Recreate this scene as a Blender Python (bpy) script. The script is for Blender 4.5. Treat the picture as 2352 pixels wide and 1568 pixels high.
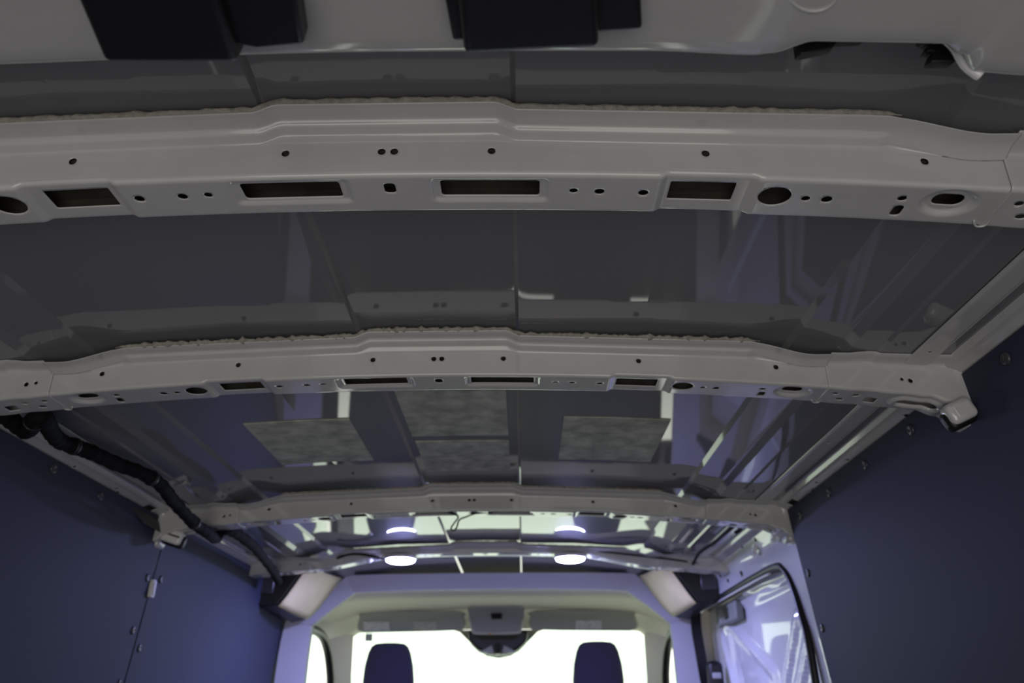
import bpy, math, random
from mathutils import Vector, Matrix, noise
random.seed(7)
for o in list(bpy.data.objects): bpy.data.objects.remove(o)
SC = bpy.context.scene; COL = SC.collection
CAMZ = 1.25                       # camera height above the load floor; all z below are relative to it

# ---------------------------------------------------------------- camera
f_px = 1898.5
F = Vector((27, -860, f_px)).normalized()
R = Vector((1, .006, 0)); R = (R - F * R.dot(F)).normalized()
U = F.cross(R)
if U.y < 0: U = -U
# rows of M = world axes in (right, up, forward) camera coordinates
right = Vector((R.x, F.x, U.x)); up = Vector((R.y, F.y, U.y)); fwd = Vector((R.z, F.z, U.z))
cd = bpy.data.cameras.new('camera'); cam = bpy.data.objects.new('camera', cd); COL.objects.link(cam)
cd.sensor_fit = 'HORIZONTAL'; cd.sensor_width = 22.3; cd.lens = f_px * 22.3 / 2352
cd.clip_start = .02; cd.clip_end = 100
CAM = Vector((.123, 0, CAMZ))
m = Matrix((right, up, -fwd)).transposed().to_4x4(); m.translation = CAM
cam.matrix_world = m
cd.dof.use_dof = True; cd.dof.focus_distance = .90; cd.dof.aperture_fstop = 4.0
SC.camera = cam
def unproj(u, v, axis, val):      # design-time measuring helper: a photo pixel on a plane of the van
    r = right * (u - 1176) + up * (784 - v) + fwd * f_px
    c = (CAM.x, 0, 0)[axis]
    t = (val - c) / r[axis]
    return Vector((CAM.x + r.x * t, r.y * t, r.z * t))

# ---------------------------------------------------------------- world and light
w = bpy.data.worlds.new('world'); SC.world = w; w.use_nodes = True
nt = w.node_tree; nt.nodes.clear()
out = nt.nodes.new('ShaderNodeOutputWorld'); bg = nt.nodes.new('ShaderNodeBackground')
tc = nt.nodes.new('ShaderNodeTexCoord'); sp = nt.nodes.new('ShaderNodeSeparateXYZ')
mr = nt.nodes.new('ShaderNodeMapRange'); mr.interpolation_type = 'SMOOTHSTEP'
mr.inputs['From Min'].default_value = .05; mr.inputs['From Max'].default_value = .45
mx = nt.nodes.new('ShaderNodeMix'); mx.data_type = 'RGBA'
REAR = Vector((1.0, .955, .93)); FRONT = Vector((2.3, 2.42, 2.10))
def mth(op, a, b=None, clamp=False):
    n = nt.nodes.new('ShaderNodeMath'); n.operation = op; n.use_clamp = clamp
    for i, v in enumerate((a, b)):
        if v is None: continue
        if isinstance(v, (int, float)): n.inputs[i].default_value = v
        else: nt.links.new(v, n.inputs[i])
    return n.outputs[0]
def scl(col, fac):
    n = nt.nodes.new('ShaderNodeVectorMath'); n.operation = 'SCALE'; n.inputs[0].default_value = col; nt.links.new(fac, n.inputs['Scale']); return n.outputs[0]
# behind the van: dim, brightest straight behind; ahead: daylight, weaker off the ground
back = mth('POWER', mth('ADD', mth('MULTIPLY', sp.outputs['Y'], -.86), mth('MULTIPLY', sp.outputs['Z'], -.51), True), 3.0)
nt.links.new(scl(REAR, mth('ADD', mth('MULTIPLY', back, .10), .18)), mx.inputs['A'])
mz = nt.nodes.new('ShaderNodeMapRange'); mz.interpolation_type = 'SMOOTHSTEP'
mz.inputs['From Min'].default_value = -.42; mz.inputs['From Max'].default_value = -.18; mz.inputs['To Min'].default_value = .80
nt.links.new(sp.outputs['Z'], mz.inputs['Value']); nt.links.new(scl(FRONT, mz.outputs['Result']), mx.inputs['B'])
nt.links.new(tc.outputs['Generated'], sp.inputs[0]); nt.links.new(sp.outputs['Y'], mr.inputs['Value'])
nt.links.new(mr.outputs['Result'], mx.inputs['Factor']); nt.links.new(mx.outputs['Result'], bg.inputs['Color'])
nt.links.new(bg.outputs[0], out.inputs[0])
# unseen fill light added behind the open rear doors to brighten the bows
gl = bpy.data.lights.new('rear_fill_light', 'AREA'); gl.shape = 'SQUARE'; gl.size = 1.5; gl.energy = 14; gl.color = (1.0, .95, .90)
go = bpy.data.objects.new('rear_fill_light', gl); COL.objects.link(go); go.location = (.0, -1.15, CAMZ - .60)
go.rotation_euler = (math.radians(90 + 18), 0, 0)
LED_COL = (.42, .43, 1.0); LED_W = 6.8
SC.view_settings.view_transform = 'Standard'; SC.view_settings.look = 'None'
SC.view_settings.exposure = 0; SC.view_settings.gamma = 1; SC.view_settings.use_curve_mapping = False

# ---------------------------------------------------------------- materials
def mat(name, col, rough=.5, metal=0, coat=0, spec=.5, bump=0, bscale=200, var=0, vscale=20, emis=None, coat_r=.04):
    m = bpy.data.materials.new(name); m.use_nodes = True; n = m.node_tree.nodes; l = m.node_tree.links
    b = n['Principled BSDF']
    b.inputs['Base Color'].default_value = (*col, 1); b.inputs['Roughness'].default_value = rough
    b.inputs['Metallic'].default_value = metal; b.inputs['Coat Weight'].default_value = coat
    b.inputs['Coat Roughness'].default_value = coat_r; b.inputs['Specular IOR Level'].default_value = spec
    t = n.new('ShaderNodeTexCoord')
    if var:
        ns = n.new('ShaderNodeTexNoise'); ns.inputs['Scale'].default_value = vscale; ns.inputs['Detail'].default_value = 5
        l.new(t.outputs['Object'], ns.inputs['Vector'])
        c = n.new('ShaderNodeValToRGB')
        c.color_ramp.elements[0].position = .3; c.color_ramp.elements[1].position = .7
        c.color_ramp.elements[0].color = (*[x * (1 - var) for x in col], 1); c.color_ramp.elements[1].color = (*[min(1, x * (1 + var)) for x in col], 1)
        l.new(ns.outputs['Fac'], c.inputs[0]); l.new(c.outputs[0], b.inputs['Base Color'])
    if bump:
        ns = n.new('ShaderNodeTexNoise'); ns.inputs['Scale'].default_value = bscale; ns.inputs['Detail'].default_value = 3
        l.new(t.outputs['Object'], ns.inputs['Vector'])
        bp = n.new('ShaderNodeBump'); bp.inputs['Strength'].default_value = bump; bp.inputs['Distance'].default_value = .002
        l.new(ns.outputs['Fac'], bp.inputs['Height']); l.new(bp.outputs[0], b.inputs['Normal'])
    if emis:
        b.inputs['Emission Color'].default_value = (*emis[:3], 1); b.inputs['Emission Strength'].default_value = emis[3]
    return m
PAINT = mat('body_paint', (.52, .52, .51), .42, spec=.25, coat=1, coat_r=.08, var=.03, vscale=30)
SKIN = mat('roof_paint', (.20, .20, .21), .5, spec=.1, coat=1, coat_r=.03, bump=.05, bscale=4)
DOORP = mat('door_paint', (.72, .72, .74), .35, coat=1)
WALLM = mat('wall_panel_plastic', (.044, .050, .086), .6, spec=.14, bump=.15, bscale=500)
PINM = mat('push_pin_plastic', (.05, .05, .06), .3)
BLACK = mat('black_plastic', (.008, .008, .009), .45, bump=.1, bscale=300)
HARN = mat('loom_tape', (.005, .005, .006), .85, spec=.2, bump=.5, bscale=200)
RUBBER = mat('seal_rubber', (.012, .012, .013), .4)
SEAL = mat('sealant', (.34, .32, .28), .8, bump=.8, bscale=600, var=.25, vscale=150)
LINING = mat('bow_lining_foam', (.035, .030, .022), .9, bump=.5, bscale=60, var=.5, vscale=25)
FLOORM = mat('floor_rubber', (.022, .022, .026), .6, var=.2, vscale=6)
MATM = mat('damping_felt', (.46, .48, .40), .85, bump=.4, bscale=120, var=.35, vscale=28)
RING = mat('ring_trim_plastic', (.42, .42, .45), .6)
LINER = mat('headliner_fabric', (.86, .82, .71), .95, bump=.3, bscale=600)
CREAM = mat('pod_panel_plastic', (.86, .75, .42), .5, var=.08, vscale=10)
GREY = mat('console_plastic', (.42, .43, .45), .5)
VISOR = mat('visor_vinyl', (.48, .50, .46), .7)
STICK = mat('visor_label', (.85, .85, .88), .5, var=.3, vscale=90)
STICK2 = mat('visor_label_faint', (.62, .62, .56), .5, var=.2, vscale=90)
FABRIC = mat('seat_fabric', (.035, .033, .065), .95, bump=.4, bscale=500)
WHITEP = mat('white_plastic', (.80, .80, .78), .3, coat=.5)
CLIPM = mat('clip_plastic', (.62, .62, .62), .12, coat=1)
AMBER = mat('amber_lamp', (.7, .3, .03), .3)
MIRROR = mat('dark_mirror_glass', (.02, .02, .022), .1)
DASH = mat('dash_plastic', (.012, .012, .015), .8, spec=.2)
LENS = mat('led_lens', (.9, .9, 1), .3, emis=(.42, .43, 1.0, 160))
CHROME = mat('bright_metal', (.7, .7, .72), .2, metal=1)
GLASS = bpy.data.materials.new('window_glass'); GLASS.use_nodes = True
_n = GLASS.node_tree; _n.nodes.clear()
_o = _n.nodes.new('ShaderNodeOutputMaterial'); _m = _n.nodes.new('ShaderNodeMixShader'); _t = _n.nodes.new('ShaderNodeBsdfTransparent')
_g = _n.nodes.new('ShaderNodeBsdfGlossy'); _g.inputs['Roughness'].default_value = .02; _t.inputs[0].default_value = (.92, .97, .93, 1)
_m.inputs[0].default_value = .06
_n.links.new(_t.outputs[0], _m.inputs[1]); _n.links.new(_g.outputs[0], _m.inputs[2]); _n.links.new(_m.outputs[0], _o.inputs[0])

# ---------------------------------------------------------------- helpers
def mesh(name, vs, fs, material, parent=None, smooth=False, bevel=0, solid=0, soff=0, seg=2):
    me = bpy.data.meshes.new(name); me.from_pydata([(v[0], v[1], v[2] + CAMZ) for v in vs], [], fs); me.update()
    o = bpy.data.objects.new(name, me); COL.objects.link(o); me.materials.append(material)
    if smooth:
        for p in me.polygons: p.use_smooth = True
    if solid:
        s = o.modifiers.new('solid', 'SOLIDIFY'); s.thickness = solid; s.offset = soff
    if bevel:
        b = o.modifiers.new('bevel', 'BEVEL'); b.width = bevel; b.segments = seg; b.limit_method = 'ANGLE'; b.angle_limit = math.radians(35)
        for p in me.polygons: p.use_smooth = True
        try: me.set_sharp_from_angle(angle=math.radians(50))
        except Exception: pass
    if parent: o.parent = parent
    return o
def tag(o, label, cat, group=None, kind=None):
    if label: o['label'] = label
    if cat: o['category'] = cat
    if group: o['group'] = group
    if kind: o['kind'] = kind
    return o
def struct(o): o['kind'] = 'structure'; return o
def empty(name, label, cat, group=None, loc=(0, 0, 0)):
    o = bpy.data.objects.new(name, None); COL.objects.link(o); o.empty_display_size = .05
    # children are built in world coordinates; an Empty at its base with an inverse parent matrix
    o.location = (loc[0], loc[1], loc[2] + CAMZ); return tag(o, label, cat, group)
def adopt(root):
    inv = Matrix.Translation(-root.location)
    for c in [o for o in bpy.data.objects if o.parent == root]: c.matrix_parent_inverse = inv
def box(c, s, rot=None):
    vs = [Vector((x * s[0] / 2, y * s[1] / 2, z * s[2] / 2)) for x in (-1, 1) for y in (-1, 1) for z in (-1, 1)]
    if rot: vs = [rot @ v for v in vs]
    vs = [v + Vector(c) for v in vs]
    return vs, [(0, 1, 3, 2), (4, 6, 7, 5), (0, 4, 5, 1), (2, 3, 7, 6), (0, 2, 6, 4), (1, 5, 7, 3)]
def joinp(parts):
    V = []; Fc = []
    for v, f in parts:
        n = len(V); V += list(v); Fc += [tuple(i + n for i in q) for q in f]
    return V, Fc
def prism(poly, d):               # poly: list of Vector (planar), d: extrusion vector
    n = len(poly); V = [Vector(p) for p in poly] + [Vector(p) + Vector(d) for p in poly]
    Fc = [tuple(range(n))[::-1], tuple(range(n, 2 * n))] + [(i, (i + 1) % n, n + (i + 1) % n, n + i) for i in range(n)]
    return V, Fc
def catmull(P, n=6, closed=False):
    P = [Vector(p) for p in P]; out = []; N = len(P)
    rng = range(N if closed else N - 1)
    for i in rng:
        a = P[(i - 1) % N] if closed or i > 0 else P[0]; b = P[i]; c = P[(i + 1) % N]; d = P[(i + 2) % N] if closed or i + 2 < N else P[-1]
        for k in range(n):
            t = k / n
            out.append(.5 * ((2 * b) + (c - a) * t + (2 * a - 5 * b + 4 * c - d) * t * t + (3 * b - a - 3 * c + d) * t ** 3))
    if not closed: out.append(P[-1])
    return out
def tube(path, r, n=10, closed=False, flat=1.0, rfun=None):
    path = [Vector(p) for p in path]; V = []; Fc = []; N = len(path)
    u = None
    for i, p in enumerate(path):
        a = path[(i - 1) % N] if closed or i else p; b = path[(i + 1) % N] if closed or i < N - 1 else p
        t = (b - a).normalized()
        if u is None:
            u = t.orthogonal().normalized()
            if abs(t.z) < .9: u = (Vector((0, 0, 1)) - t * t.z).normalized()
        else: u = (u - t * u.dot(t)).normalized()
        w_ = t.cross(u); rr = r * (rfun(i, N) if rfun else 1)
        for k in range(n):
            an = 2 * math.pi * k / n; V.append(p + u * math.cos(an) * rr * flat + w_ * math.sin(an) * rr)
    M_ = N if closed else N - 1
    for i in range(M_):
        for k in range(n):
            a = i * n + k; b = i * n + (k + 1) % n; c = ((i + 1) % N) * n + (k + 1) % n; d = ((i + 1) % N) * n + k
            Fc.append((a, d, c, b))
    if not closed:
        Fc.append(tuple(range(n))); Fc.append(tuple(range((N - 1) * n, N * n))[::-1])
    return V, Fc
def lathe(c, axis, prof, n=24):   # prof: (r, h) along axis
    ax = Vector(axis).normalized(); a = ax.orthogonal().normalized(); b = ax.cross(a); V = []; Fc = []
    for r, h in prof:
        for k in range(n):
            t = 2 * math.pi * k / n; V.append(Vector(c) + ax * h + (a * math.cos(t) + b * math.sin(t)) * r)
    for i in range(len(prof) - 1):
        for k in range(n): Fc.append((i * n + k, i * n + (k + 1) % n, (i + 1) * n + (k + 1) % n, (i + 1) * n + k))
    Fc.append(tuple(range(n))[::-1]); Fc.append(tuple(range((len(prof) - 1) * n, len(prof) * n)))
    return V, Fc
def lerp(pts, x):
    if x <= pts[0][0]: return pts[0][1]
    for (a, p), (b, q) in zip(pts, pts[1:]):
        if x <= b:
            t = (x - a) / (b - a); return p + (q - p) * t
    return pts[-1][1]
def smo(pts, x):
    if x <= pts[0][0]: return pts[0][1]
    for (a, p), (b, q) in zip(pts, pts[1:]):
        if x <= b:
            t = (x - a) / (b - a); t = t * t * (3 - 2 * t); return p + (q - p) * t
    return pts[-1][1]
def ss(a, b, x):
    t = max(0, min(1, (x - a) / (b - a))); return t * t * (3 - 2 * t)
def rrect(x, y, cx, cy, hx, hy, r, skew=0):
    qx = abs(x - cx - skew * (y - cy)) - hx + r; qy = abs(y - cy) - hy + r
    return math.hypot(max(qx, 0), max(qy, 0)) + min(max(qx, qy), 0) - r
def holed_grid(us, vs, point, holes, keep=None):
    """grid over (u,v) mapped by point(u,v); holes: signed-distance functions; edges snap to the hole outlines"""
    nu, nv = len(us), len(vs); P = [[(u, v) for v in vs] for u in us]; dead = [[False] * (nv - 1) for _ in range(nu - 1)]
    for (sd, (u0, u1, v0, v1)) in holes:
        for i in range(nu - 1):
            if us[i + 1] < u0 or us[i] > u1: continue
            for j in range(nv - 1):
                if vs[j + 1] < v0 or vs[j] > v1: continue
                if sd((us[i] + us[i + 1]) / 2, (vs[j] + vs[j + 1]) / 2) < 0: dead[i][j] = True
        for i in range(nu):
            if us[i] < u0 - .01 or us[i] > u1 + .01: continue
            for j in range(nv):
                if vs[j] < v0 - .01 or vs[j] > v1 + .01: continue
                nb = [dead[a][b] for a in (i - 1, i) for b in (j - 1, j) if 0 <= a < nu - 1 and 0 <= b < nv - 1]
                if any(nb) and not all(nb):
                    u, v = us[i], vs[j]; e = 1e-5
                    if abs(sd(u, v)) > .0030: continue
                    for _ in range(2):
                        s = sd(u, v); gu = (sd(u + e, v) - sd(u - e, v)) / (2 * e); gv = (sd(u, v + e) - sd(u, v - e)) / (2 * e)
                        g = gu * gu + gv * gv or 1; u -= s * gu / g; v -= s * gv / g
                    if abs(u - us[i]) < .004 and abs(v - vs[j]) < .004: P[i][j] = (u, v)
    idx = {}; V = []; Fc = []
    for i in range(nu - 1):
        for j in range(nv - 1):
            if dead[i][j]: continue
            q = []
            for a, b in ((i, j), (i + 1, j), (i + 1, j + 1), (i, j + 1)):
                if (a, b) not in idx: idx[(a, b)] = len(V); V.append(point(*P[a][b]))
                q.append(idx[(a, b)])
            Fc.append(tuple(q))
    return V, Fc
def circ(cx, cy, rx, ry=None):
    ry = ry or rx
    return (lambda u, v: (math.hypot((u - cx) / rx, (v - cy) / ry) - 1) * min(rx, ry), (cx - rx, cx + rx, cy - ry, cy + ry))
def rr(cx, cy, hx, hy, r, skew=0):
    return (lambda u, v: rrect(u, v, cx, cy, hx, hy, r, skew), (cx - hx - .01, cx + hx + .01, cy - hy, cy + hy))
def frange(a, b, step):
    n = max(1, round((b - a) / step)); return [a + (b - a) * i / n for i in range(n + 1)]

# ================================================================ SETTING
# roof skin with its two step ribs and the outer grooves
SKINP = [(0, .534), (.112, .533), (.1165, .5325), (.1215, .5255), (.127, .525), (.30, .521), (.50, .510), (.520, .508), (.527, .501), (.585, .491), (.589, .490),
         (.603, .4825), (.608, .4822), (.640, .480), (.646, .4775), (.70, .4750), (.76, .4735), (.81, .470)]
def zskin(x): return lerp(SKINP, abs(x))
xs = sorted(set([s * p[0] for p in SKINP for s in (-1, 1)] + frange(-.80, .80, .02)))
ys = frange(.32, 3.6, .08)
V = [(x, y, zskin(x)) for x in xs for y in ys]
Fc = [(i * len(ys) + j, i * len(ys) + j + 1, (i + 1) * len(ys) + j + 1, (i + 1) * len(ys) + j) for i in range(len(xs) - 1) for j in range(len(ys) - 1)]
o = mesh('ceiling', V, Fc, SKIN, solid=.0012, soff=-1); struct(o)
for p in o.data.polygons: p.use_smooth = True
o.data.set_sharp_from_angle(angle=math.radians(12))
# floor
struct(mesh('floor', *box((0, 2.3, -1.27), (1.9, 4.2, .04)), FLOORM))
# outer shell keeps daylight out of the wall and roof cavities
shell = joinp([box((0, 1.9, .63), (2.0, 3.5, .02)), box((-1.0, 1.9, -.35), (.02, 3.5, 1.98)), box((1.0, 1.9, -.35), (.02, 3.5, 1.98)),
               box((0, 3.95, .56), (1.98, .90, .02)), box((0, .20, .56), (2.0, .02, .16))])
struct(mesh('wall_outer', *shell, PAINT))
# inner side walls: leaning plastic lining panels
def wallx(z): return .778 + (.42 - z) * .11
def wallpoly(side, y0, y1, ztop, holes=None):
    ZZ = [ztop, .30, .1, -.2, -.6, -1.25]; YY = frange(y0, y1, .2)
    V = [(side * (wallx(z) + (.0)), y, z) for y in YY for z in ZZ]; n = len(ZZ)
    F_ = [(i * n + j, i * n + j + 1, (i + 1) * n + j + 1, (i + 1) * n + j) for i in range(len(YY) - 1) for j in range(n - 1)]
    return V, F_
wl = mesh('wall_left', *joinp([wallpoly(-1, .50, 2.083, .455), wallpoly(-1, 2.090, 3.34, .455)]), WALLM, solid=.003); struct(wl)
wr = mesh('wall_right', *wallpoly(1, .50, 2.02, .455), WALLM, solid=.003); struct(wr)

# ================================================================ ROOF BOWS
def zf(x):
    x = abs(x)
    return (smo([(.100, .5195), (.126, .5105), (.128, .5105)], x) if x < .128 else smo([(.128, .5105), (.44, .4985), (.455, .4975), (.555, .4765), (.60, .4765)], x) if x > .44 else .5105 - (x - .128) / (.44 - .128) * .012)
LIFT = 0
def zb(x): return .4625 - .075 * x * x + LIFT * (.2 + .8 * (1 - ss(.30, .56, abs(x))))
RECT = [(-.0895 - .006, .0475), (.0960, .0475)]
def bow_disp(x, dy, feats):
    d = 0
    if feats:
        ax = abs(x)
        d += .0035 * ss(.256, .264, ax) * (1 - ss(.343, .352, ax)) if True else 0
        for c, h in RECT:
            s = rrect(x, dy, c, .024, h + .0085, .0185, .006)
            d += .0030 * (1 - ss(-.0025, .0015, s))
        for s_ in (-1, 1):
            r = math.hypot((x - s_ * .531) / .026, (dy - .025) / .0215)
            d += .0045 * (1 - ss(.78, 1.05, r))
    return d
def bow_holes(detail=True):
    H = []
    if not detail: return H
    for s in (-1, 1):
        for x in (.098, .300, .503):
            if not LIFT: H.append(circ(s * x, -.0265, .0038))
        H += [circ(s * .368, .026, .0155, .0150), circ(s * .398, .028, .0042), circ(s * .418, .028, .0052),
              circ(s * .486, .021, .0042), rr(s * .489, .041, .0048, .0085, .004), circ(s * .176, .024, .0040), circ(s * .201, .025, .0048), circ(s * .243, .026, .0048),
              rr(s * .2985, .0255, .0310, .0145, .0015), rr(s * .531, .025, .0145, .0090, .0085)]
    H += [] if LIFT else [circ(-.0065, -.0265, .0038), circ(.0055, -.0265, .0038)]
    H += [rr(0, .0195, .0055, .0080, .004)]
    for c, h in RECT: H.append(rr(c, .024, h, .0125, .0035))
    return H
def bow_point(y0, feats, w_):
    r = .004
    def P(u, v):
        # v < 0 : rear face then flange;  v >= 0 : bottom then front face
        b = zb(u); t = zf(u); full = .0035 * ss(.256, .264, abs(u)) * (1 - ss(.343, .352, abs(u))) if feats else 0
        e_ = ss(.46, .475, abs(u)) if feats else 0
        H = t - b - .010 + .0045 * e_
        if v < -.5:                                   # flange rows, v = -1 .. -2
            k = -v - 1
            table = {0: (-.0015, t - .0090), 1: (-.004, t - .0072), 2: (-.0085, t - .0068), 3: (-.0105, t - .0040), 4: (-.0120, t - .0008), 5: (-.0145, t), 6: (-.022, t + .0002), 7: (-.0315, t + .0004), 8: (-.0325, t + .0012)}
            dy, z = table[round(k * 100)]
            if feats and abs(u) > .46:                # the step bead fades out towards the ends
                k2 = ss(.46, .475, abs(u)); z = z * (1 - k2) + (t - max(0, (.0145 + dy)) * .42) * k2
            return (u, y0 + dy, z)
        if v < -r:
            h = -v; h = r + (h - r) / (.036 - r) * (H - r) if h > .0335 else h
            h = min(h, H); return (u, y0 + .0003, b + h + full * max(0, 1 - h / .010))
        if v < r:
            a = (v + r) / (2 * r) * math.pi / 2
            z = b + r - r * math.sin(a); y = y0 + r - r * math.cos(a)
            return (u, y, z + full)
        if v <= w_ - r: return (u, y0 + v, b + bow_disp(u, v, feats))
        if v <= w_ + r:
            a = (v - w_ + r) / (2 * r) * math.pi / 2
            return (u, y0 + w_ - r + r * math.sin(a), b + r - r * math.cos(a) + full)
        k = (v - w_ - r) * 100
        zz = b + r + (t - b - r) * min(1, k / 2)
        return (u, y0 + w_ + max(0, k - 2) * .02, zz)
    return P
def make_bow(y0, label, step=.002, feats=True, w_=.06, bead=1.0, seed=0, lift=0):
    global LIFT
    LIFT = lift
    root = empty('roof_bow', label, 'roof beam', 'pressed steel bows across the roof', (0, y0, .461))
    r = .004
    us = frange(-.578, .578, step)
    vs = [-1.08, -1.07, -1.06, -1.05, -1.04, -1.03, -1.02, -1.01, -1.0] + [-.036] + frange(-.0335, -.006, .00212)[0:] + [-.0045, -.0025, -.0008, .0008, .0025] + frange(r, w_ - r, .0021) + [w_ - .002, w_, w_ + .002, w_ + r] + [w_ + r + .01, w_ + r + .02, w_ + r + .03]
    V, Fc = holed_grid(us, vs, bow_point(y0, feats, w_), bow_holes(feats))
    o = mesh('center_channel', V, Fc, PAINT, root, smooth=True, solid=.0012, soff=-1)
    # sealant bead between flange and skin
    rnd = random.Random(seed); rows = 8; V = []; us2 = frange(-.475, .475, .003 if bead > 0 else .01)
    for u in us2:
        n1 = noise.noise(Vector((u * 30, seed * 5.1, 0))) ; n2 = noise.noise(Vector((u * 110, seed * 3.3, 2))); n3 = noise.noise(Vector((u * 260, seed, 4)))
        a = 1 - ss(.455, .475, abs(u)); rad = (.0034 + .0012 * n1 + .0012 * n2 * bead + .0008 * n3 * bead) * max(.15, a)
        yc = y0 - .031 + .0015 * n1 - .001 * bead * n2
        zc = zf(u) + .0035 + .0006 * n2
        for k in range(rows):
            an = 2 * math.pi * k / rows; V.append((u, yc + math.cos(an) * rad * 1.25, zc + math.sin(an) * rad))
    Fc = [(i * rows + k, i * rows + (k + 1) % rows, (i + 1) * rows + (k + 1) % rows, (i + 1) * rows + k) for i in range(len(us2) - 1) for k in range(rows)]
    o = mesh('sealant_bead', V, Fc, SEAL, root, smooth=True)
    ix = frange(-.56, .56, .02)
    if not lift: mesh('inner_lining', [(x, y, zb(x) + h) for x in ix for y, h in ((y0 + .003, .030), (y0 + w_ / 2, .025 + .002 * math.sin(x * 23)), (y0 + w_ - .006, .022), (y0 + w_ - .003, .0045))],
         [(i * 4 + k, (i + 1) * 4 + k, (i + 1) * 4 + k + 1, i * 4 + k + 1) for i in range(len(ix) - 1) for k in (0, 1, 2)], LINING, root, solid=.0015, soff=0)
    y_keep = y0
    for s in (-1, 1):
        tz = [(.57, .4780), (.60, .4775), (.62, .4790), (.66, .4868), (.735, .4830), (.758, .476), (.772, .4635), (.80, .452)]
        bz = [(.57, .4370), (.62, .4330), (.68, .4270), (.72, .4225), (.75, .4120), (.775, .3960), (.80, .3850)] if not lift else [(.57, .4435), (.68, .436), (.74, .431), (.80, .424)]
        def P(u, v, s=s):
            b = smo(bz, u) - .0; t = min(smo(tz, u), zskin(u) - .001) ; W2 = w_ + .002; q = -.0018
            if v < -.5:
                k = round((-v - 1) * 100); table = {0: (-.0005, t - .0035), 1: (-.002, t - .0015), 2: (-.005, t - .0003), 3: (-.010, t), 4: (-.020, t), 5: (-.0325, t + .0004)}
                dy, z = table[k]; return (s * u, y0 + dy + q, z)
            if v < -r:
                h = min(-v, t - b - .0045)
                if v <= -.0339: h = t - b - .0045
                return (s * u, y0 + q, b + h)
            if v < r:
                a = (v + r) / (2 * r) * math.pi / 2
                return (s * u, y0 + q + r - r * math.cos(a), b + r - r * math.sin(a))
            if v <= W2 - r:
                sd = rrect(u, v, .712, .030, .032, .012, .012); d = -.0040 * ss(-.004, .001, sd) * (1 - ss(.003, .009, sd))
                return (s * u, y0 + q + v, b + d)
            if v <= W2 + r:
                a = (v - W2 + r) / (2 * r) * math.pi / 2
                return (s * u, y0 + q + W2 - r + r * math.sin(a), b + r - r * math.cos(a))
            k = (v - W2 - r) * 100
            return (s * u, y0 + q + W2 + max(0, k - 2) * .02, b + r + (t - b - r) * min(1, k / 2))
        W2 = w_ + .002
        vs2 = [-1.05, -1.04, -1.03, -1.02, -1.01, -1.0, -.034] + frange(-.0325, -.006, .00212) + [-.0045, -.0025, 0, .0025] + frange(r, W2 - r, .0021) + [W2 - .002, W2, W2 + .002, W2 + r, W2 + r + .01, W2 + r + .02, W2 + r + .03]
        H2 = [circ(.598 if s < 0 else .684, -.021, .0026), circ(.612 if s < 0 else .696, -.020, .0034), circ(.604, .040, .005, .004), circ(.622, .022, .005, .004), rr(.648, .036, .008, .009, .002), rr(.712, .030, .029, .0085, .0085), circ(.592, .02, .004)]
        V, Fc = holed_grid(frange(.5755, .80, step), vs2, P, H2 if feats else [])
        if s < 0: Fc = [q[::-1] for q in Fc]
        mesh('end_bracket', V, Fc, PAINT, root, smooth=True, solid=.0012, soff=-1)
        # hook tab where bracket and channel overlap
        tp = [(s * .566, y0 + .050, zb(.57) - .001), (s * .572, y0 + .058, zb(.57) - .003), (s * .580, y0 + .056, zb(.57) - .003), (s * .580, y0 + .044, zb(.57) - .0015)]
        mesh('lock_tab', *tube(catmull(tp, 4), .0012, 6), PAINT, root, smooth=True)
    adopt(root); return root
b1 = make_bow(.640, 'nearest grey steel roof bow with five rectangular windows, right behind the rear header', bead=.6, seed=1)
b1['label'] = 'nearest full-width grey steel roof bow, pierced with rectangular and round holes'
b2 = make_bow(1.140, 'second grey steel roof bow, with rough flaky sealant along its top edge', bead=2.2, seed=4)
b3 = make_bow(2.030, 'third grey steel roof bow, beyond the four felt mats, with a wire loop under it', step=.004, bead=1.0, seed=9)
b4 = make_bow(2.785, 'farthest grey steel roof bow, carrying the two glowing round lights', step=.004, bead=.5, seed=12, lift=.032)

# rear header: broad pressed panel over the tailgate opening
def ye(x): return smo([(-.8, .480), (-.26, .469), (0, .4655), (.22, .4655), (.296, .4688), (.308, .4668), (.336, .4545), (.428, .4545), (.446, .4640), (.464, .482), (.50, .484), (.8, .486)], x)
def ze(x): return .4455 - .055 * x * x
xs = sorted(set(frange(-.8, .8, .01) + frange(.28, .50, .003)))
prof = [(-.19, -.060), (-.175, -.028), (-.15, -.020), (-.12, -.0145), (-.09, -.0105), (-.05, -.0065), (-.02, -.0035), (-.008, -.0018), (-.003, 0), (-.0008, .0020), (0, .0055), (0, .012), (-.002, .03), (-.002, .055)]
V = [];
for x in xs:
    for dy, dz in prof:
        d = 0
        V.append((x, ye(x) + dy, ze(x) + dz + d))
n = len(prof)
Fc = [(i * n + j, (i + 1) * n + j, (i + 1) * n + j + 1, i * n + j + 1) for i in range(len(xs) - 1) for j in range(n - 1)]
hd = empty('rear_header', 'broad grey header panel above the rear doors, with a notch at its right', 'roof panel', None, (0, .45, .44))
mesh('header_panel', V, Fc, PAINT, hd, smooth=True, solid=.0015, soff=-1)
rc = [unproj(1868 + 66 * math.cos(t), -40 + 66 * math.sin(t), 2, ze(.338) - .0072) for t in [2 * math.pi * k / 48 for k in range(48)]]
mesh('pressed_ring', *tube(rc, .0011, 6, closed=True), PAINT, hd, smooth=True)
def fp(u, v, z): p = unproj(u, v, 2, z); return Vector((p.x, p.y, z))
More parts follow.
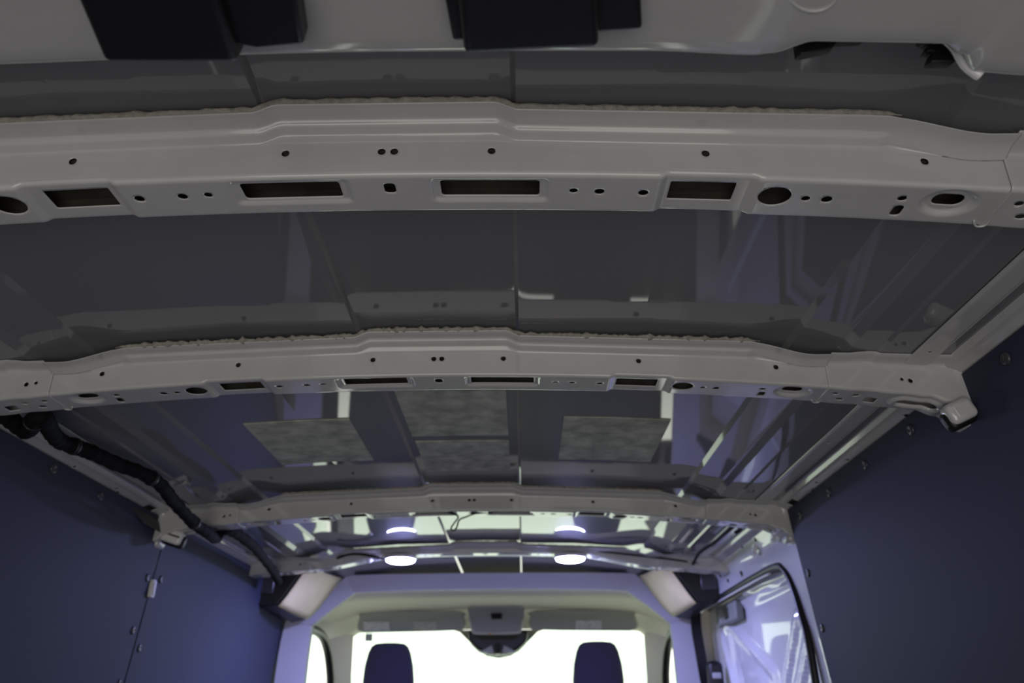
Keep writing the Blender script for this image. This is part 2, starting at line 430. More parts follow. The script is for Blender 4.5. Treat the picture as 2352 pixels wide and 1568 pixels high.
# glossy rolled lip closing the notch
lip = prism([Vector((.452, .455, .452)), Vector((.470, .480, .430)), Vector((.474, .474, .428)), Vector((.462, .455, .437))], (0, .001, .012))
mesh('notch_lip', *tube(catmull([(.434, .462, .451), (.446, .470, .448), (.457, .480, .440), (.468, .484, .4325)], 6), .0042, 10), DOORP, hd, smooth=True)
adopt(hd)
# black foam wedges seen through the notch
def foam(pts, label, yd):
    V, Fc = prism(pts, (0, .012, .004)); o = mesh('foam_strip', V, Fc, BLACK, bevel=.001); tag(o, label, 'foam strip')
foam([unproj(u, v, 1, .476) for u, v in [(1833, 92), (1838, 124), (1875, 117), (1915, 108), (1925, 92), (1990, 88), (1990, 80), (1850, 78)]], 'black foam strip at the left of the header notch', .476)
foam([unproj(u, v, 1, .482) for u, v in [(2118, 84), (2126, 94), (2140, 98), (2129, 117), (2147, 116), (2138, 141), (2195, 141), (2210, 124), (2180, 84)]], 'jagged black foam piece at the right of the header notch', .482)
# the two black housings under the header
def housing(corners, label, plate, name='latch_cover'):
    root = empty(name, label, 'latch cover', 'black housings under the rear header', tuple(corners[0]))
    V = corners; top = [c + Vector((0, .012, .034)) for c in corners]
    Fq = [(0, 1, 2, 3), (4, 7, 6, 5), (0, 4, 5, 1), (1, 5, 6, 2), (2, 6, 7, 3), (3, 7, 4, 0)]
    cb = mesh('cover_body', V + top, Fq, BLACK, root, bevel=.005, seg=4)
    V2, F2 = prism(plate, (0, .006, .022)); mesh('base_plate', V2, F2, BLACK, root, bevel=.003, seg=3)
    # rear rib along the body
    e0, e1 = corners[0], corners[1]
    mesh('rim', *tube([e0 + Vector((0, 0, -.0005)), e1 + Vector((0, 0, -.0005))], .0022, 8), BLACK, cb, smooth=True)
    adopt(root)
housing([fp(150, -60, .403), fp(478, -65, .403), fp(548, 146, .405), fp(238, 144, .405)], 'left black plastic cover under the rear header, slanting with a lobe at its right',
        [fp(470, -60, .414), fp(672, -60, .414), fp(698, 104, .417), fp(590, 112, .417), fp(520, 100, .414)])
housing([fp(1046, -50, .405), fp(1372, -50, .405), fp(1376, 111, .407), fp(1066, 127, .407)], 'right black plastic cover under the rear header, square with a wide plate behind',
        [fp(1010, -60, .418), fp(1470, -60, .418), fp(1476, 68, .420), fp(1380, 76, .420), fp(1040, 96, .420)])

# ================================================================ ROOF SIDE RAILS
RP = [(.690, .4740), (.696, .4722), (.722, .4706), (.728, .4722), (.734, .4768), (.744, .4772), (.750, .4735), (.754, .4665), (.760, .4650), (.783, .4545), (.7865, .4530), (.7885, .4560), (.7885, .470)]
def rail(s, label, holes, y1):
    L = [0]
    for a, b in zip(RP, RP[1:]): L.append(L[-1] + math.hypot(b[0] - a[0], b[1] - a[1]))
    vs = sorted(set(L + frange(L[8], L[9], .0022) + frange(L[1], L[2], .0025)))
    def P(u, v):
        for i in range(len(L) - 1):
            if v <= L[i + 1] + 1e-9:
                t = (v - L[i]) / (L[i + 1] - L[i]); return (s * (RP[i][0] + (RP[i + 1][0] - RP[i][0]) * t), u, RP[i][1] + (RP[i + 1][1] - RP[i][1]) * t)
        return (s * RP[-1][0], u, RP[-1][1])
    mid = (L[8] + L[9]) / 2; m2 = (L[1] + L[2]) / 2
    H = [circ(y, (mid + dv) if k == 0 else m2, rr_, rr_ * .8) for y, dv, rr_, k in holes]
    V, Fc = holed_grid(frange(.46, y1, .004), vs, P, H + [rr(1.96, mid, .022, .010, .002)])
    if s > 0: Fc = [q[::-1] for q in Fc]
    o = mesh('roof_side_rail', V, Fc, PAINT, smooth=True, solid=.0012, soff=-1); o.data.set_sharp_from_angle(angle=math.radians(28)); tag(o, label, 'roof rail')
rail(1, 'long grey steel rail under the right roof edge, above the dark wall panel', [(1.09, 0, .003, 1), (.92, .003, .004, 0), (1.33, .004, .006, 0), (1.30, 0, .003, 1), (1.52, 0, .0035, 1), (1.60, 0, .004, 0), (1.83, .004, .005, 0), (1.78, -.004, .004, 0)], 3.28)
rail(-1, 'long grey steel rail under the left roof edge, behind the black cable loom', [(1.60, 0, .004, 0), (1.78, -.004, .004, 0), (1.80, .005, .006, 0), (1.45, 0, .004, 1)], 3.28)

# ================================================================ DAMPING MATS
def felt(x0, x1, y0, y1, label):
    xs = frange(x0, x1, .01); ys = [y0, (y0 + y1) / 2, y1]
    V = [(x, y, zskin(x) - .0022) for x in xs for y in ys] ; n = 3
    Fc = [(i * n + j, (i + 1) * n + j, (i + 1) * n + j + 1, i * n + j + 1) for i in range(len(xs) - 1) for j in range(2)]
    o = mesh('damping_mat', V, Fc, MATM, solid=.002, soff=1); tag(o, label, 'sound damping mat', 'felt mats stuck to the roof skin')
felt(-.410, -.206, 1.505, 1.785, 'grey-green felt mat on the roof, left of the ribs')
felt(-.103, .097, 1.335, 1.645, 'grey-green felt mat between the roof ribs, partly hidden by the second bow')
felt(-.101, .097, 1.683, 1.916, 'short grey-green felt mat between the roof ribs, nearer the third bow')
felt(.206, .410, 1.505, 1.790, 'grey-green felt mat on the roof, right of the ribs')

# ================================================================ PUSH PINS, CLIPS, LOOM
def pin(side, y, z, label, group):
    c = Vector((side * (wallx(z) - .0012), y, z)); ax = Vector((-side, 0, -.10 * side * side))
    V, Fc = lathe(c, ax, [(.0095, -.001), (.0095, .0015), (.008, .0035), (.0045, .0048), (.0040, .0040), (.001, .0040)], 18)
    tag(mesh('push_pin', V, Fc, PINM, smooth=True), label, 'push pin', group)
gL = 'push pins in the left wall panel'; gR = 'push pins in the right wall panel'
pin(-1, 1.534, .437, 'push pin below the left rail, nearest the camera', gL)
pin(-1, 1.729, .432, 'push pin below the left rail, just before the black flap', gL)
pin(-1, 2.055, .311, 'push pin left of the white clip on the left wall seam', gL)
pin(-1, 2.130, .318, 'push pin right of the white clip on the left wall seam', gL)
pin(-1, 2.055, .190, 'push pin left of the wall seam, below the white clip', gL)
pin(-1, 2.115, .155, 'push pin right of the wall seam, below the white clip', gL)
pin(-1, 2.060, .074, 'lowest push pin left of the wall seam', gL)
for y, z, t in [(1.028, .433, 'push pin at the far right edge of the photo, under the rail'), (1.327, .432, 'push pin on the right wall beside the white clip of the second bow'), (1.531, .430, 'push pin on the right wall, third from the rear along the rail'),
                (1.736, .428, 'push pin on the right wall, fourth from the rear along the rail'), (1.936, .424, 'push pin on the right wall just under the square hole of the rail'),
                (1.985, .300, 'upper push pin at the front edge of the right wall panel'), (1.985, .178, 'lower push pin at the front edge of the right wall panel')]:
    pin(1, y, z, t, gR)
# white clip on the left wall seam
x_ = -(wallx(.29) - .006)
c = empty('seam_clip', 'small white plastic clip across the seam of the left wall panels', 'clip', None, (x_, 2.087, .29))
mesh('clip_body', *box((x_, 2.087, .290), (.010, .020, .042)), WHITEP, c, bevel=.002)
mesh('clip_ridge', *box((x_ + .006, 2.087, .290), (.003, .010, .034)), WHITEP, c, bevel=.001)
adopt(c)
# bracket clips at bow ends
def bow_clip(x, y, z, w_, h, label, dark):
    c = empty('bow_end_clip', label, 'clip', 'white clips at bow ends', (x, y, z))
    rot = Matrix.Rotation(math.radians(-24 if x > 0 else 18), 3, 'Y')
    mesh('clip_shell', *box((x, y, z), (w_, .026, h), rot), CLIPM if x > 0 else WHITEP, c, bevel=.009, seg=4)
    if x < 0: mesh('clip_slot', *box(Vector((x, y - .0132, z)) + rot @ Vector((0, 0, .002)), (w_ * .8, .001, .004), rot), BLACK, c)
    for k in (() if x < 0 else (-1,)):
        q = Vector((x, y - .0125, z)) + rot @ Vector((k * w_ * .24, 0, 0)); mesh('clip_rib', *box(q, (.003, .002, h * .5), rot), WHITEP, c, bevel=.0008)
    mesh('clip_backing', *box(Vector((x, y + .006, z)) + rot @ Vector((.004 if x < 0 else -.002, 0, -.006)), (w_ * 1.05, .024, h * .98), rot), BLACK, c, bevel=.009, seg=3)
    adopt(c)
bow_clip(.755, 1.136, .396, .044, .032, 'white glossy clip hanging at the right end of the second bow', 1)
bow_clip(-.738, 2.045, .408, .056, .034, 'white clip at the left end of the third bow, above the wall seam', 1)
# corner gussets under bow ends
for s, y, nm in ((1, 1.14, 'grey corner gusset at the right end of the second bow'), (1, 2.03, 'grey corner gusset at the right end of the third bow'), (-1, 2.03, 'grey corner gusset at the left end of the third bow')):
    poly = [Vector((s * .772, y + .012, .440)), Vector((s * .799, y + .006, .448)), Vector((s * .806, y + .008, .41)), Vector((s * .800, y + .012, .392)), Vector((s * .788, y + .014, .382)), Vector((s * .772, y + .014, .384)), Vector((s * .768, y + .014, .40))]
    tag(mesh('corner_gusset', *prism(poly, (0, .045, 0)), PAINT, bevel=.008, seg=4), nm, 'bracket')
# black flap on left wall before third bow
fl = [Vector((-.775, 1.87, .452)), Vector((-.770, 2.03, .440)), Vector((-.762, 2.03, .415)), Vector((-.768, 1.94, .420)), Vector((-.775, 1.88, .440))]
tag(mesh('plastic_flap', *prism(fl, (-.003, 0, 0)), mat('flap_plastic', (.05, .05, .05), .5), bevel=.0008), 'dark plastic flap on the left wall below the rail, before the third bow', 'flap')
# cable loom on the left rail
path = [unproj(u, v, 2, z) for u, v, z in [(-60, 930, .440), (-10, 945, .440), (28, 966, .438), (60, 990, .434), (82, 962, .434), (100, 958, .436), (118, 992, .438), (140, 1014, .440), (180, 1028, .442), (215, 1041, .442), (270, 1066, .442), (325, 1086, .442), (368, 1112, .438),
        (396, 1148, .430), (425, 1180, .420), (452, 1206, .412), (478, 1224, .410), (496, 1236, .416), (505, 1222, .428), (522, 1216, .436), (548, 1228, .438), (583, 1255, .438), (608, 1285, .436), (628, 1312, .430), (640, 1335, .42)]]
lm = empty('cable_loom', 'thick black taped cable loom snaking along the left roof rail', 'cable', None, tuple(path[0]))
pp = catmull(path, 8)
mesh('loom_sleeve', *tube(pp, .0138, 12, rfun=lambda i, N: 1 + .07 * math.sin(i * 1.7) + .08 * noise.noise(Vector((i * .21, 0, 0)))), HARN, lm, smooth=True)
for i in (30, 62, 92, 118):
    q = pp[i]; t = (pp[i + 1] - pp[i - 1]).normalized(); mesh('loom_strap', *lathe(q, t, [(.0135, -.004), (.0158, -.0035), (.0158, .0035), (.0135, .004)], 14), BLACK, lm, smooth=True)
adopt(lm)
# thin wire loop under the third bow
lp = catmull([(-.10, 2.05, .468), (-.06, 2.045, .462), (-.035, 2.045, .452), (-.045, 2.05, .436), (-.052, 2.05, .424), (-.046, 2.05, .418), (-.038, 2.05, .426), (-.032, 2.05, .444), (-.015, 2.05, .452), (.01, 2.05, .460), (.05, 2.055, .463)], 6)
tag(mesh('wire_loop', *tube(lp, .0020, 8), HARN, smooth=True), 'small dark wire loop hanging under the middle of the third bow', 'wire')

# ================================================================ LIGHTS under the farthest bow
def lamp(x, label):
    y, z = 2.81, zb(x) + .000
    root = empty('led_light', label, 'ceiling light', 'round lights under the farthest bow', (x, y, z))
    mesh('housing', *lathe((x, y, z + .001), (0, 0, -1), [(.030, 0), (.052, .001), (.055, .005), (.054, .010), (.049, .0125), (.045, .0125)], 36), WHITEP, root, smooth=True)
    mesh('lens', *lathe((x, y, z - .0115), (0, 0, -1), [(.0475, 0), (.046, .005), (.036, .009), (.018, .0115), (.002, .012)], 36), LENS, root, smooth=True)
    ld = bpy.data.lights.new('led', 'AREA'); ld.shape = 'DISK'; ld.size = .085; ld.energy = LED_W; ld.color = LED_COL
    lo = bpy.data.objects.new('led_emitter', ld); COL.objects.link(lo); lo.location = (x, y, z - .028 + CAMZ); lo.parent = root
    adopt(root)
lamp(-.283, 'left of the two glowing round white lights'); lamp(.283, 'right of the two glowing round white lights')
# wires feeding the lights
def wire(pts, label, r=.0026, name='wire'):
    tag(mesh(name, *tube(catmull(pts, 8), r, 8), HARN, smooth=True), label, 'wire')
wire([(-.50, 2.790, .476), (-.46, 2.778, .489), (-.42, 2.776, .492), (-.37, 2.778, .484), (-.335, 2.795, .478)], 'black wire arching to the left round light', .0042)
wire([(.36, 2.778, .497), (.50, 2.776, .480), (.60, 2.776, .468), (.665, 2.774, .458)], 'thin black wire running right along the farthest bow', .0028)
wire([unproj(u, v, 2, .452) for u, v in [(1590, 1300), (1606, 1270), (1640, 1246), (1668, 1222), (1692, 1205), (1700, 1216), (1690, 1222)]], 'black wire with hooked end in the upper right corner', .005)
mesh_b = empty('wire_plug', 'small pale plug beside the left round light', 'plug', None, (-.375, 2.80, .47))
mesh('plug_body', *lathe((-.385, 2.80, .476), (1, 0, -.3), [(.003, -.010), (.008, -.007), (.010, 0), (.008, .007), (.003, .010)], 16), WHITEP, mesh_b, smooth=True); adopt(mesh_b)

# ================================================================ RIGHT SIDE: pillar, header over the sliding door, door
# pillar and header (painted body side with an opening)
XS = .800
hdr_pts_in = [(2.075, -1.25), (2.075, -.4), (2.085, .10), (2.112, .22), (2.150, .30), (2.200, .345), (2.28, .366), (2.60, .372), (3.40, .372)]
hdr_pts_out = [(2.015, -1.25), (2.015, -.4), (2.015, .10), (2.015, .22), (2.015, .34), (2.015, .470), (2.28, .472), (2.60, .472), (3.40, .472)]
V = []; Fc = []
inn = catmull([(XS + .0, a, b) for a, b in hdr_pts_in], 4); ou = catmull([(XS + .0, a, b) for a, b in hdr_pts_out], 4)
K = 10
for i, (a, b) in enumerate(zip(inn, ou)):
    for k in range(K + 1):
        t = k / K; p = a.lerp(b, t)
        x = .798 + (.42 - p.z) * .05 if p.z < .42 else .798 - (p.z - .42) * .55
        # pressed relief: a long channel and pockets
        rel = .006 * (ss(.35, .45, t) - ss(.62, .72, t)) * (1 if p.y > 2.3 else .3)
        pk = 0
        for cy, cz, hy, hz in ((2.45, .425, .045, .018), (2.75, .43, .07, .014), (2.97, .415, .04, .02)):
            pk += .007 * (1 - ss(-.004, .004, rrect(p.y, p.z, cy, cz, hy, hz, .008)))
        V.append((x + pk + rel * 0, p.y, p.z))
for i in range(len(inn) - 1):
    for k in range(K): a = i * (K + 1) + k; Fc.append((a, a + 1, a + K + 2, a + K + 1))
n0 = len(V)
for p in inn: V.append((.840, p.y, p.z))
for i in range(len(inn) - 1): Fc.append((i * (K + 1), (i + 1) * (K + 1), n0 + i + 1, n0 + i))
dp = empty('door_frame', 'white painted body side framing the sliding door opening at right', 'door frame', None, (.80, 2.05, -1.25))
mesh('side_frame', V, Fc, DOORP, dp, smooth=True, solid=.0015).data.set_sharp_from_angle(angle=math.radians(40))
for cy, cz, r_ in ((2.62, .395, .009), (2.88, .43, .006), (2.36, .450, .006), (2.50, .455, .005), (2.80, .40, .006)):
    mesh('plug_hole', *lathe((.797 - max(0, cz - .42) * .55, cy, cz), (-1, 0, -.3), [(r_, -.001), (r_, .0015), (r_ * .7, .0022), (.0005, .0022)], 16), BLACK, dp, smooth=True)
for y_ in (2.20, 2.40, 3.02):   # raised brackets on the header
    mesh('header_tab', *box((.786, y_, .430), (.010, .028, .040), Matrix.Rotation(.25, 3, 'Y')), DOORP, dp, bevel=.003, seg=3)
mesh('header_tab', *box((.778, 2.12, .455), (.020, .05, .020), Matrix.Rotation(.4, 3, 'Y')), DOORP, dp, bevel=.004, seg=3)
adopt(dp)
# rubber seal round the opening
sp_ = catmull([(.803, a + .004, b - .004) for a, b in hdr_pts_in[1:]], 8)
tag(mesh('door_seal', *tube(sp_, .0095, 10), RUBBER, smooth=True), 'black rubber seal round the sliding door opening', 'door seal')
tag(mesh('seal_lip', *tube([p + Vector((-.006, .010, -.014)) for p in sp_ if p.y > 2.30 and p.z > .3], .0035, 8), DOORP, smooth=True), 'thin bright strip just under the black door seal', 'trim strip')
# sliding door inner panel
V = []; YY = frange(2.02, 3.36, .012); ZZ = frange(-.9, .40, .012)
def seg(p, a, b):
    ax, ay = b[0] - a[0], b[1] - a[1]; t = max(0, min(1, ((p[0] - a[0]) * ax + (p[1] - a[1]) * ay) / (ax * ax + ay * ay)))
    return math.hypot(p[0] - a[0] - ax * t, p[1] - a[1] - ay * t)
def yz(u, v): q = unproj(u, v, 0, .845); return (q.y, q.z)
RB = [(yz(1670, 1436), yz(1770, 1548)), (yz(1822, 1420), yz(1790, 1590)), (yz(1852, 1462), yz(1822, 1600)), (yz(1661, 1463), yz(1690, 1600)), (yz(1770, 1548), yz(1775, 1700)), (yz(1712, 1356), yz(1810, 1318))]
for y in YY:
    for z in ZZ:
        d = 0
        rec = rrect(y, z, 2.62, -.17, .46, .50, .05)
        d += .012 * (1 - ss(-.015, .01, rec))
        m_ = min(seg((y, z), a, b) for a, b in RB)
        d -= .011 * (1 - ss(.010, .020, m_))
        V.append((.845 + d + (.3 - z) * .03, y, z))
n = len(ZZ)
Fc = [(i * n + j, i * n + j + 1, (i + 1) * n + j + 1, (i + 1) * n + j) for i in range(len(YY) - 1) for j in range(n - 1)]
o = mesh('door_1', V, Fc, DOORP, smooth=True, solid=.002); struct(o)
lc = unproj(1672, 1410, 0, .832)
hp = empty('door_latch', 'grey latch block at the upper front corner of the sliding door', 'latch', None, tuple(lc))
lb_ = mesh('latch_body', *box(lc + Vector((.004, 0, 0)), (.026, .30, .062)), mat('latch_metal', (.22, .23, .22), .5), hp, bevel=.006, seg=3)
mesh('latch_slot', *box(lc + Vector((-.0105, -.02, 0)), (.004, .05, .036)), BLACK, lb_, bevel=.001)
mesh('latch_ridge', *box(lc + Vector((-.0115, .07, 0)), (.004, .03, .045)), PAINT, lb_, bevel=.001)
adopt(hp)

# ================================================================ CAB OPENING RING, PODS
outer = [(-.80, -.6), (-.795, .05), (-.780, .300), (-.745, .345), (-.575, .480), (-.53, .4985), (-.25, .503), (0, .504), (.25, .503), (.53, .4985), (.575, .480), (.745, .345), (.780, .300), (.795, .05), (.80, -.6)]
inner = [(-.700, -.6), (-.694, .05), (-.686, .290), (-.668, .330), (-.545, .425), (-.50, .4400), (-.25, .4475), (0, .4490), (.25, .4475), (.50, .4400), (.545, .425), (.668, .330), (.686, .290), (.694, .05), (.700, -.6)]
V = []; n = len(outer)
oc = catmull([(a, 3.28, b) for a, b in outer], 4); ic = catmull([(a, 3.305, b) for a, b in inner], 4); dc = catmull([(a * 1.005, 3.36, b + .004) for a, b in inner], 4); bc = catmull([(a, 3.34, b + .01) for a, b in outer], 4)
N = len(oc); V = bc + oc + ic + dc
Fc = [(k * N + i, k * N + i + 1, (k + 1) * N + i + 1, (k + 1) * N + i) for k in range(3) for i in range(N - 1)]
o = mesh('cab_arch_trim', V, Fc, RING, smooth=True, solid=.003); o.data.set_sharp_from_angle(angle=math.radians(35))
tag(o, 'lilac-grey plastic arch trim framing the opening to the cab', 'trim arch')
for s in (-1, 1):
    root = empty('corner_pod', ('left' if s < 0 else 'right') + ' black corner box with a pale inner face, beside the cab arch', 'corner box', 'boxes in the upper cab corners', (s * .7, 2.95, .35))
    rear = [(s * .630, 2.95, .488), (s * .700, 2.95, .380), (s * .722, 2.95, .352), (s * .775, 2.95, .346), (s * .812, 2.95, .372), (s * .822, 2.95, .450), (s * .79, 2.95, .482)]
    front = [(s * .570, 3.27, .490), (s * .655, 3.27, .372), (s * .690, 3.27, .338), (s * .75, 3.27, .325), (s * .80, 3.27, .36), (s * .81, 3.27, .45), (s * .78, 3.27, .492)]
    n = 7; V = rear + front
    mesh('pod_shell', V, [tuple(range(n)), tuple(range(n, 2 * n))[::-1]] + [(i, n + i, n + (i + 1) % n, (i + 1) % n) for i in range(n)], BLACK, root, bevel=.006, seg=3)
    def L(a, b, t): return Vector(a).lerp(Vector(b), t)
    r0, r1, r2 = [Vector(p) for p in rear[:3]]; f0, f1, f2 = [Vector(p) for p in front[:3]]
    V = []; rows = 9
    off = Vector((-s * .005, 0, -.004))
    for i in range(rows):
        t = i / (rows - 1)
        for (a, b, c) in ((r0, r1, r2), (f0, f1, f2)):
            p = a.lerp(b, t / .8) if t < .8 else b.lerp(c, (t - .8) / .2)
            V.append(p + off)
    V2 = []
    for i in range(rows):
        a, b = V[2 * i], V[2 * i + 1]
        for k in range(6):
            t = k / 5; q = a.lerp(b, .01 + .93 * t); q = q + Vector((-s * .012, 0, -.012)) * math.sin(math.pi * t) * .6; V2.append(q)
    mesh('pale_panel', V2, [(i * 6 + k, (i + 1) * 6 + k, (i + 1) * 6 + k + 1, i * 6 + k + 1) for i in range(rows - 1) for k in range(5)], CREAM, root, smooth=True, solid=.003)
    mesh('inner_recess', *box((s * .765, 2.943, .420), (.055, .006, .060)), PINM, root, bevel=.004)
    adopt(root)

# ================================================================ CAB
def section(y, P): return [Vector((x, y, z)) for x, z in P]
full = lambda h: [(-a, b) for a, b in h] + [(a, b) for a, b in h[::-1][1:]]
def sec(y, half): return catmull([(x, y, z) for x, z in full(half)], 3)
S = [sec(3.33, [(.86, .340), (.80, .385), (.66, .425), (.50, .452), (.25, .460), (0, .462)]),
     sec(3.70, [(.850, .362), (.82, .395), (.70, .440), (.52, .460), (.25, .466), (0, .468)]),
     sec(4.02, [(.835, .362), (.81, .395), (.70, .440), (.55, .462), (.25, .470), (0, .472)]),
     sec(4.20, [(.825, .335), (.79, .385), (.72, .430), (.60, .455), (.25, .465), (0, .467)]),
     sec(4.34, [(.82, .305), (.77, .365), (.735, .392), (.66, .412), (.25, .424), (0, .426)]),
     sec(4.42, [(.80, .290), (.765, .350), (.728, .375), (.66, .394), (.25, .402), (0, .404)]),
     sec(4.47, [(.82, .300), (.78, .370), (.74, .42), (.66, .45), (.25, .46), (0, .46)])]
N = len(S[0]); V = [p for s in S for p in s]
Fc = [(k * N + i, k * N + i + 1, (k + 1) * N + i + 1, (k + 1) * N + i) for k in range(len(S) - 1) for i in range(N - 1)]
o = mesh('headliner', V, Fc, LINER, smooth=True, solid=.004); tag(o, 'beige fabric headliner over the cab seats', 'headliner')
for s in (-1, 1):
    # windscreen pillar
    A = [Vector((s * .725, 4.40, .400)), Vector((s * .745, 4.43, .345)), Vector((s * .735, 4.47, .10)), Vector((s * .74, 4.56, -.45)), Vector((s * .88, 4.50, -.45)), Vector((s * .822, 4.36, .10)), Vector((s * .815, 4.28, .24)), Vector((s * .81, 4.22, .33)), Vector((s * .79, 4.30, .40))]
    V, Fc = prism(A, (s * .01, .05, .01)); tag(mesh('windscreen_pillar', V, Fc, LINER, bevel=.006, seg=3), ('left' if s < 0 else 'right') + ' beige pillar between windscreen and side window', 'pillar', 'beige windscreen pillars')
    # side window seal
    sl = catmull([(s * .835, 3.45, .358), (s * .830, 3.90, .362), (s * .818, 4.06, .350), (s * .808, 4.16, .300), (s * .802, 4.23, .22), (s * .806, 4.30, .12), (s * .835, 4.42, -.10), (s * .86, 4.48, -.40)], 6)
    tag(mesh('window_seal', *tube(sl, .021, 10, flat=1.0), RUBBER, smooth=True), 'black rubber seal of the ' + ('left' if s < 0 else 'right') + ' cab window', 'window seal', 'seals of the cab side windows')
    struct(mesh('window_2' if s < 0 else 'window_3', *prism([Vector((s * .845, 3.45, .35)), Vector((s * .835, 4.06, .35)), Vector((s * .828, 4.20, .22)), Vector((s * .872, 4.47, -.40)), Vector((s * .885, 3.45, -.40))], (s * .004, 0, 0)), GLASS))
    struct(mesh('wall_cab_' + ('left' if s < 0 else 'right'), *box((s * .91, 3.95, -.85), (.03, 1.25, .90)), DASH))
    # bulkhead pillar between load wall and cab, rear of side window
    struct(mesh('trim_1' if s < 0 else 'trim_2', *prism([Vector((s * .80, 3.36, .46)), Vector((s * .96, 3.36, .46)), Vector((s * .96, 3.36, -1.25)), Vector((s * .80, 3.36, -1.25))], (0, .06, 0)), LINER))
# mirror or catch at left door glass
for s, z0 in ((-1, .16), (1, .20)):
    tag(mesh('door_mirror', *box((s * 1.02, 4.25, z0 - .02), (.10, .04, .13)), BLACK, bevel=.015, seg=3), 'dark outside mirror behind the ' + ('left' if s < 0 else 'right') + ' cab window', 'mirror', 'outside door mirrors')
# windscreen
V, Fc = prism([Vector((-.735, 4.46, .40)), Vector((.735, 4.46, .40)), Vector((.86, 5.05, -.45)), Vector((-.86, 5.05, -.45))], (0, .005, .003))
struct(mesh('window_1', V, Fc, GLASS))
# sensor shade behind the mirror: dark band following the windscreen top
sh = [(-.235, .402), (-.20, .392), (-.155, .350), (-.11, .305), (-.06, .276), (0, .266), (.06, .276), (.11, .305), (.155, .350), (.20, .392), (.235, .402)]
sc = empty('mirror_shroud', 'dark rounded sensor shroud hanging at the top centre of the windscreen', 'shroud', None, (0, 4.42, .40))
mesh('pale_band', *prism([Vector((x, 4.45, z)) for x, z in sh], (0, .006, 0)), mat('frit_band', (.22, .22, .21), .6), sc)
sh2 = [(-.150, .380), (-.142, .330), (-.10, .292), (-.05, .274), (0, .270), (.05, .274), (.10, .292), (.142, .330), (.150, .380)]
mesh('shroud_body', *prism([Vector((x, 4.30, z + .006)) for x, z in sh2], (0, .12, -.006)), BLACK, sc, bevel=.012, seg=3)
mesh('shroud_stem', *box((0, 4.285, .300), (.026, .03, .05)), MIRROR, sc, bevel=.006)
for s in (-1, 1): mesh('pale_facet', *prism([Vector((s * .095, 4.292, .284)), Vector((s * .03, 4.292, .315)), Vector((s * .02, 4.292, .280))], (0, .008, 0)), GREY, sc)
adopt(sc)
# overhead console
cs = empty('overhead_console', 'grey overhead console with a small black switch, between the sun visors', 'console', None, (0, 4.1, .45))
pts = [Vector((-.138, 4.06, .462)), Vector((.134, 4.06, .462)), Vector((.128, 4.12, .425)), Vector((.115, 4.16, .378)), Vector((.095, 4.17, .364)), Vector((-.100, 4.17, .364)), Vector((-.120, 4.16, .378)), Vector((-.132, 4.12, .425))]
ob = mesh('console_body', *prism(pts, (0, .12, .02)), GREY, cs, bevel=.006, seg=3)
mesh('console_switch', *box((0, 4.085, .430), (.052, .03, .011), Matrix.Rotation(-.6, 3, 'X')), BLACK, ob, bevel=.002)
mesh('console_rim', *tube(catmull([(-.128, 4.105, .42), (-.118, 4.145, .376), (-.098, 4.155, .362), (0, 4.157, .359), (.095, 4.155, .362), (.113, 4.145, .376), (.123, 4.105, .42)], 6), .0055, 8), PAINT, cs, smooth=True)
mesh('amber_marker', *box((-.033, 4.150, .357), (.012, .008, .007)), AMBER, ob, bevel=.001)
mesh('console_bar', *box((0, 4.04, .466), (.24, .03, .010)), GREY, cs, bevel=.003)
adopt(cs)
# sun visors
for s in (-1, 1):
    vz = empty('sun_visor', ('left' if s < 0 else 'right') + ' grey sun visor folded up against the headliner, ' + ('two labels on it' if s < 0 else 'one label on it'), 'sun visor', 'sun visors above the windscreen', (s * .4, 4.15, .42))
    P0 = [(.165, .448), (.20, .453), (.60, .453), (.655, .440), (.672, .400), (.672, .378), (.64, .368), (.30, .372), (.165, .376), (.150, .40)]
    V = [Vector((s * x, 4.20 - (z - .37) * 1.1, z)) for x, z in P0]
    vp = mesh('visor_panel', *prism(V, (0, .016, .012)), VISOR, vz, bevel=.006, seg=3)
    for (x0, x1, m_) in ([(.515, .64, STICK), (.29, .40, STICK2)] if s < 0 else [(.375, .50, STICK)]):
        V = [Vector((s * x, 4.1945 - (z - .37) * 1.1, z)) for x, z in [(x0, .415), (x1, .415), (x1, .378), (x0, .378)]]
        mesh('warning_label', *prism(V, (0, -.002, -.0015)), m_, vp)
    if s < 0: mesh('visor_clip', *box((-.625, 4.24, .352), (.035, .012, .035)), GREY, vz, bevel=.003)
    mesh('visor_rod', *tube([(s * .150, 4.13, .445), (s * .66, 4.13, .447)], .007, 8), GREY, vz, smooth=True)
    adopt(vz)
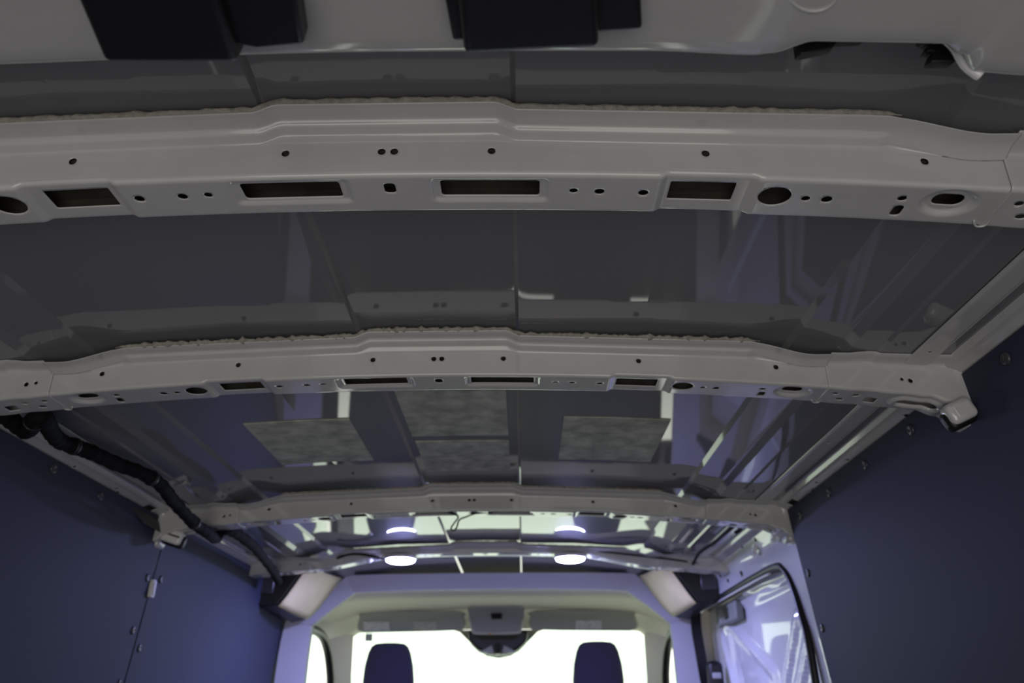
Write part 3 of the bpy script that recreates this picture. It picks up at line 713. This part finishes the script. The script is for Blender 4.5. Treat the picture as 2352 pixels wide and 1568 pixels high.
# seats
def superell(a, b, n=28, p=3.2):
    return [(a * math.copysign(abs(math.cos(t)) ** (2 / p), math.cos(t)), b * math.copysign(abs(math.sin(t)) ** (2 / p), math.sin(t))) for t in [2 * math.pi * k / n for k in range(n)]]
def body_loft(cx, levels, n=28):
    V = []; Fc = []
    for (z, yc, a, b) in levels:
        for (x, y) in superell(a, b, n): V.append((cx + x, yc + y, z))
    for i in range(len(levels) - 1):
        for k in range(n): Fc.append((i * n + k, i * n + (k + 1) % n, (i + 1) * n + (k + 1) % n, (i + 1) * n + k))
    Fc.append(tuple(range(n))[::-1]); Fc.append(tuple(range((len(levels) - 1) * n, len(levels) * n)))
    return V, Fc
for cx, lb in ((-.449, 'left'), (.440, 'right')):
    st = empty('cab_seat', lb + ' dark navy cab seat, its tapered headrest against the bright windscreen', 'seat', 'cab seats', (cx, 3.9, -1.25))
    hr = mesh('headrest', *body_loft(cx, [(.02, 3.79, .104, .045), (.07, 3.785, .108, .052), (.14, 3.78, .108, .054), (.20, 3.775, .102, .054), (.25, 3.772, .090, .050), (.275, 3.772, .078, .044), (.286, 3.772, .062, .032), (.290, 3.772, .03, .015)]), FABRIC, st, smooth=True)
    for dx in (-.05, .05): mesh('headrest_post', *tube([(cx + dx, 3.79, .03), (cx + dx, 3.80, -.06)], .006, 8), CHROME, hr, smooth=True)
    mesh('backrest', *body_loft(cx, [(-.72, 3.93, .22, .08), (-.5, 3.90, .24, .075), (-.2, 3.85, .24, .065), (-.08, 3.82, .20, .06), (-.03, 3.81, .15, .05), (-.02, 3.81, .05, .02)]), FABRIC, st, smooth=True)
    mesh('seat_cushion', *body_loft(cx, [(-.88, 4.08, .24, .22), (-.80, 4.08, .25, .24), (-.72, 4.08, .25, .24), (-.69, 4.08, .22, .21)]), FABRIC, st, smooth=True)
    mesh('seat_base', *box((cx, 4.07, -1.07), (.40, .42, .36)), BLACK, st, bevel=.02)
    adopt(st)
db = [Vector((-.80, 4.44, -1.25)), Vector((-.80, 4.40, -.48)), Vector((-.80, 4.44, -.32)), Vector((-.80, 4.53, -.27)), Vector((-.80, 5.15, -.40)), Vector((-.80, 5.15, -1.25))]
ds = empty('dashboard', 'dark dashboard below the windscreen', 'dashboard', None, (0, 4.8, -1.25))
mesh('dash_body', *prism(db, (1.60, 0, 0)), DASH, ds, bevel=.02, seg=3); adopt(ds)
# seat belt and guide on the right cab pillar
sb = empty('seat_belt', 'black seat belt with its guide at the right side of the cab arch', 'seat belt', None, (.79, 3.22, -.6))
bp_ = [unproj(u, v, 0, .775) for u, v in [(1590, 1400), (1596, 1440), (1606, 1500), (1622, 1568), (1650, 1680)]]
V = []
bpc = catmull([(p.x, 3.22, p.z) for p in [unproj(u, v, 1, 3.22) for u, v in [(1598, 1395), (1600, 1440), (1608, 1490), (1622, 1568), (1645, 1680)]]], 6)
for p in bpc: V += [p + Vector((-.020, 0, 0)), p + Vector((.020, .012, 0))]
mesh('webbing', V, [(2 * i, 2 * i + 1, 2 * i + 3, 2 * i + 2) for i in range(len(bpc) - 1)], BLACK, sb, solid=.0025)
g0 = unproj(1642, 1545, 1, 3.15)
bg_ = mesh('belt_guide', *box((g0.x, 3.15, g0.z - .02), (.055, .05, .12)), BLACK, sb, bevel=.02, seg=4)
mesh('belt_slot', *box((g0.x, 3.12, g0.z - .01), (.03, .008, .02)), GREY, bg_, bevel=.003)
adopt(sb)
bpy.context.view_layer.update()
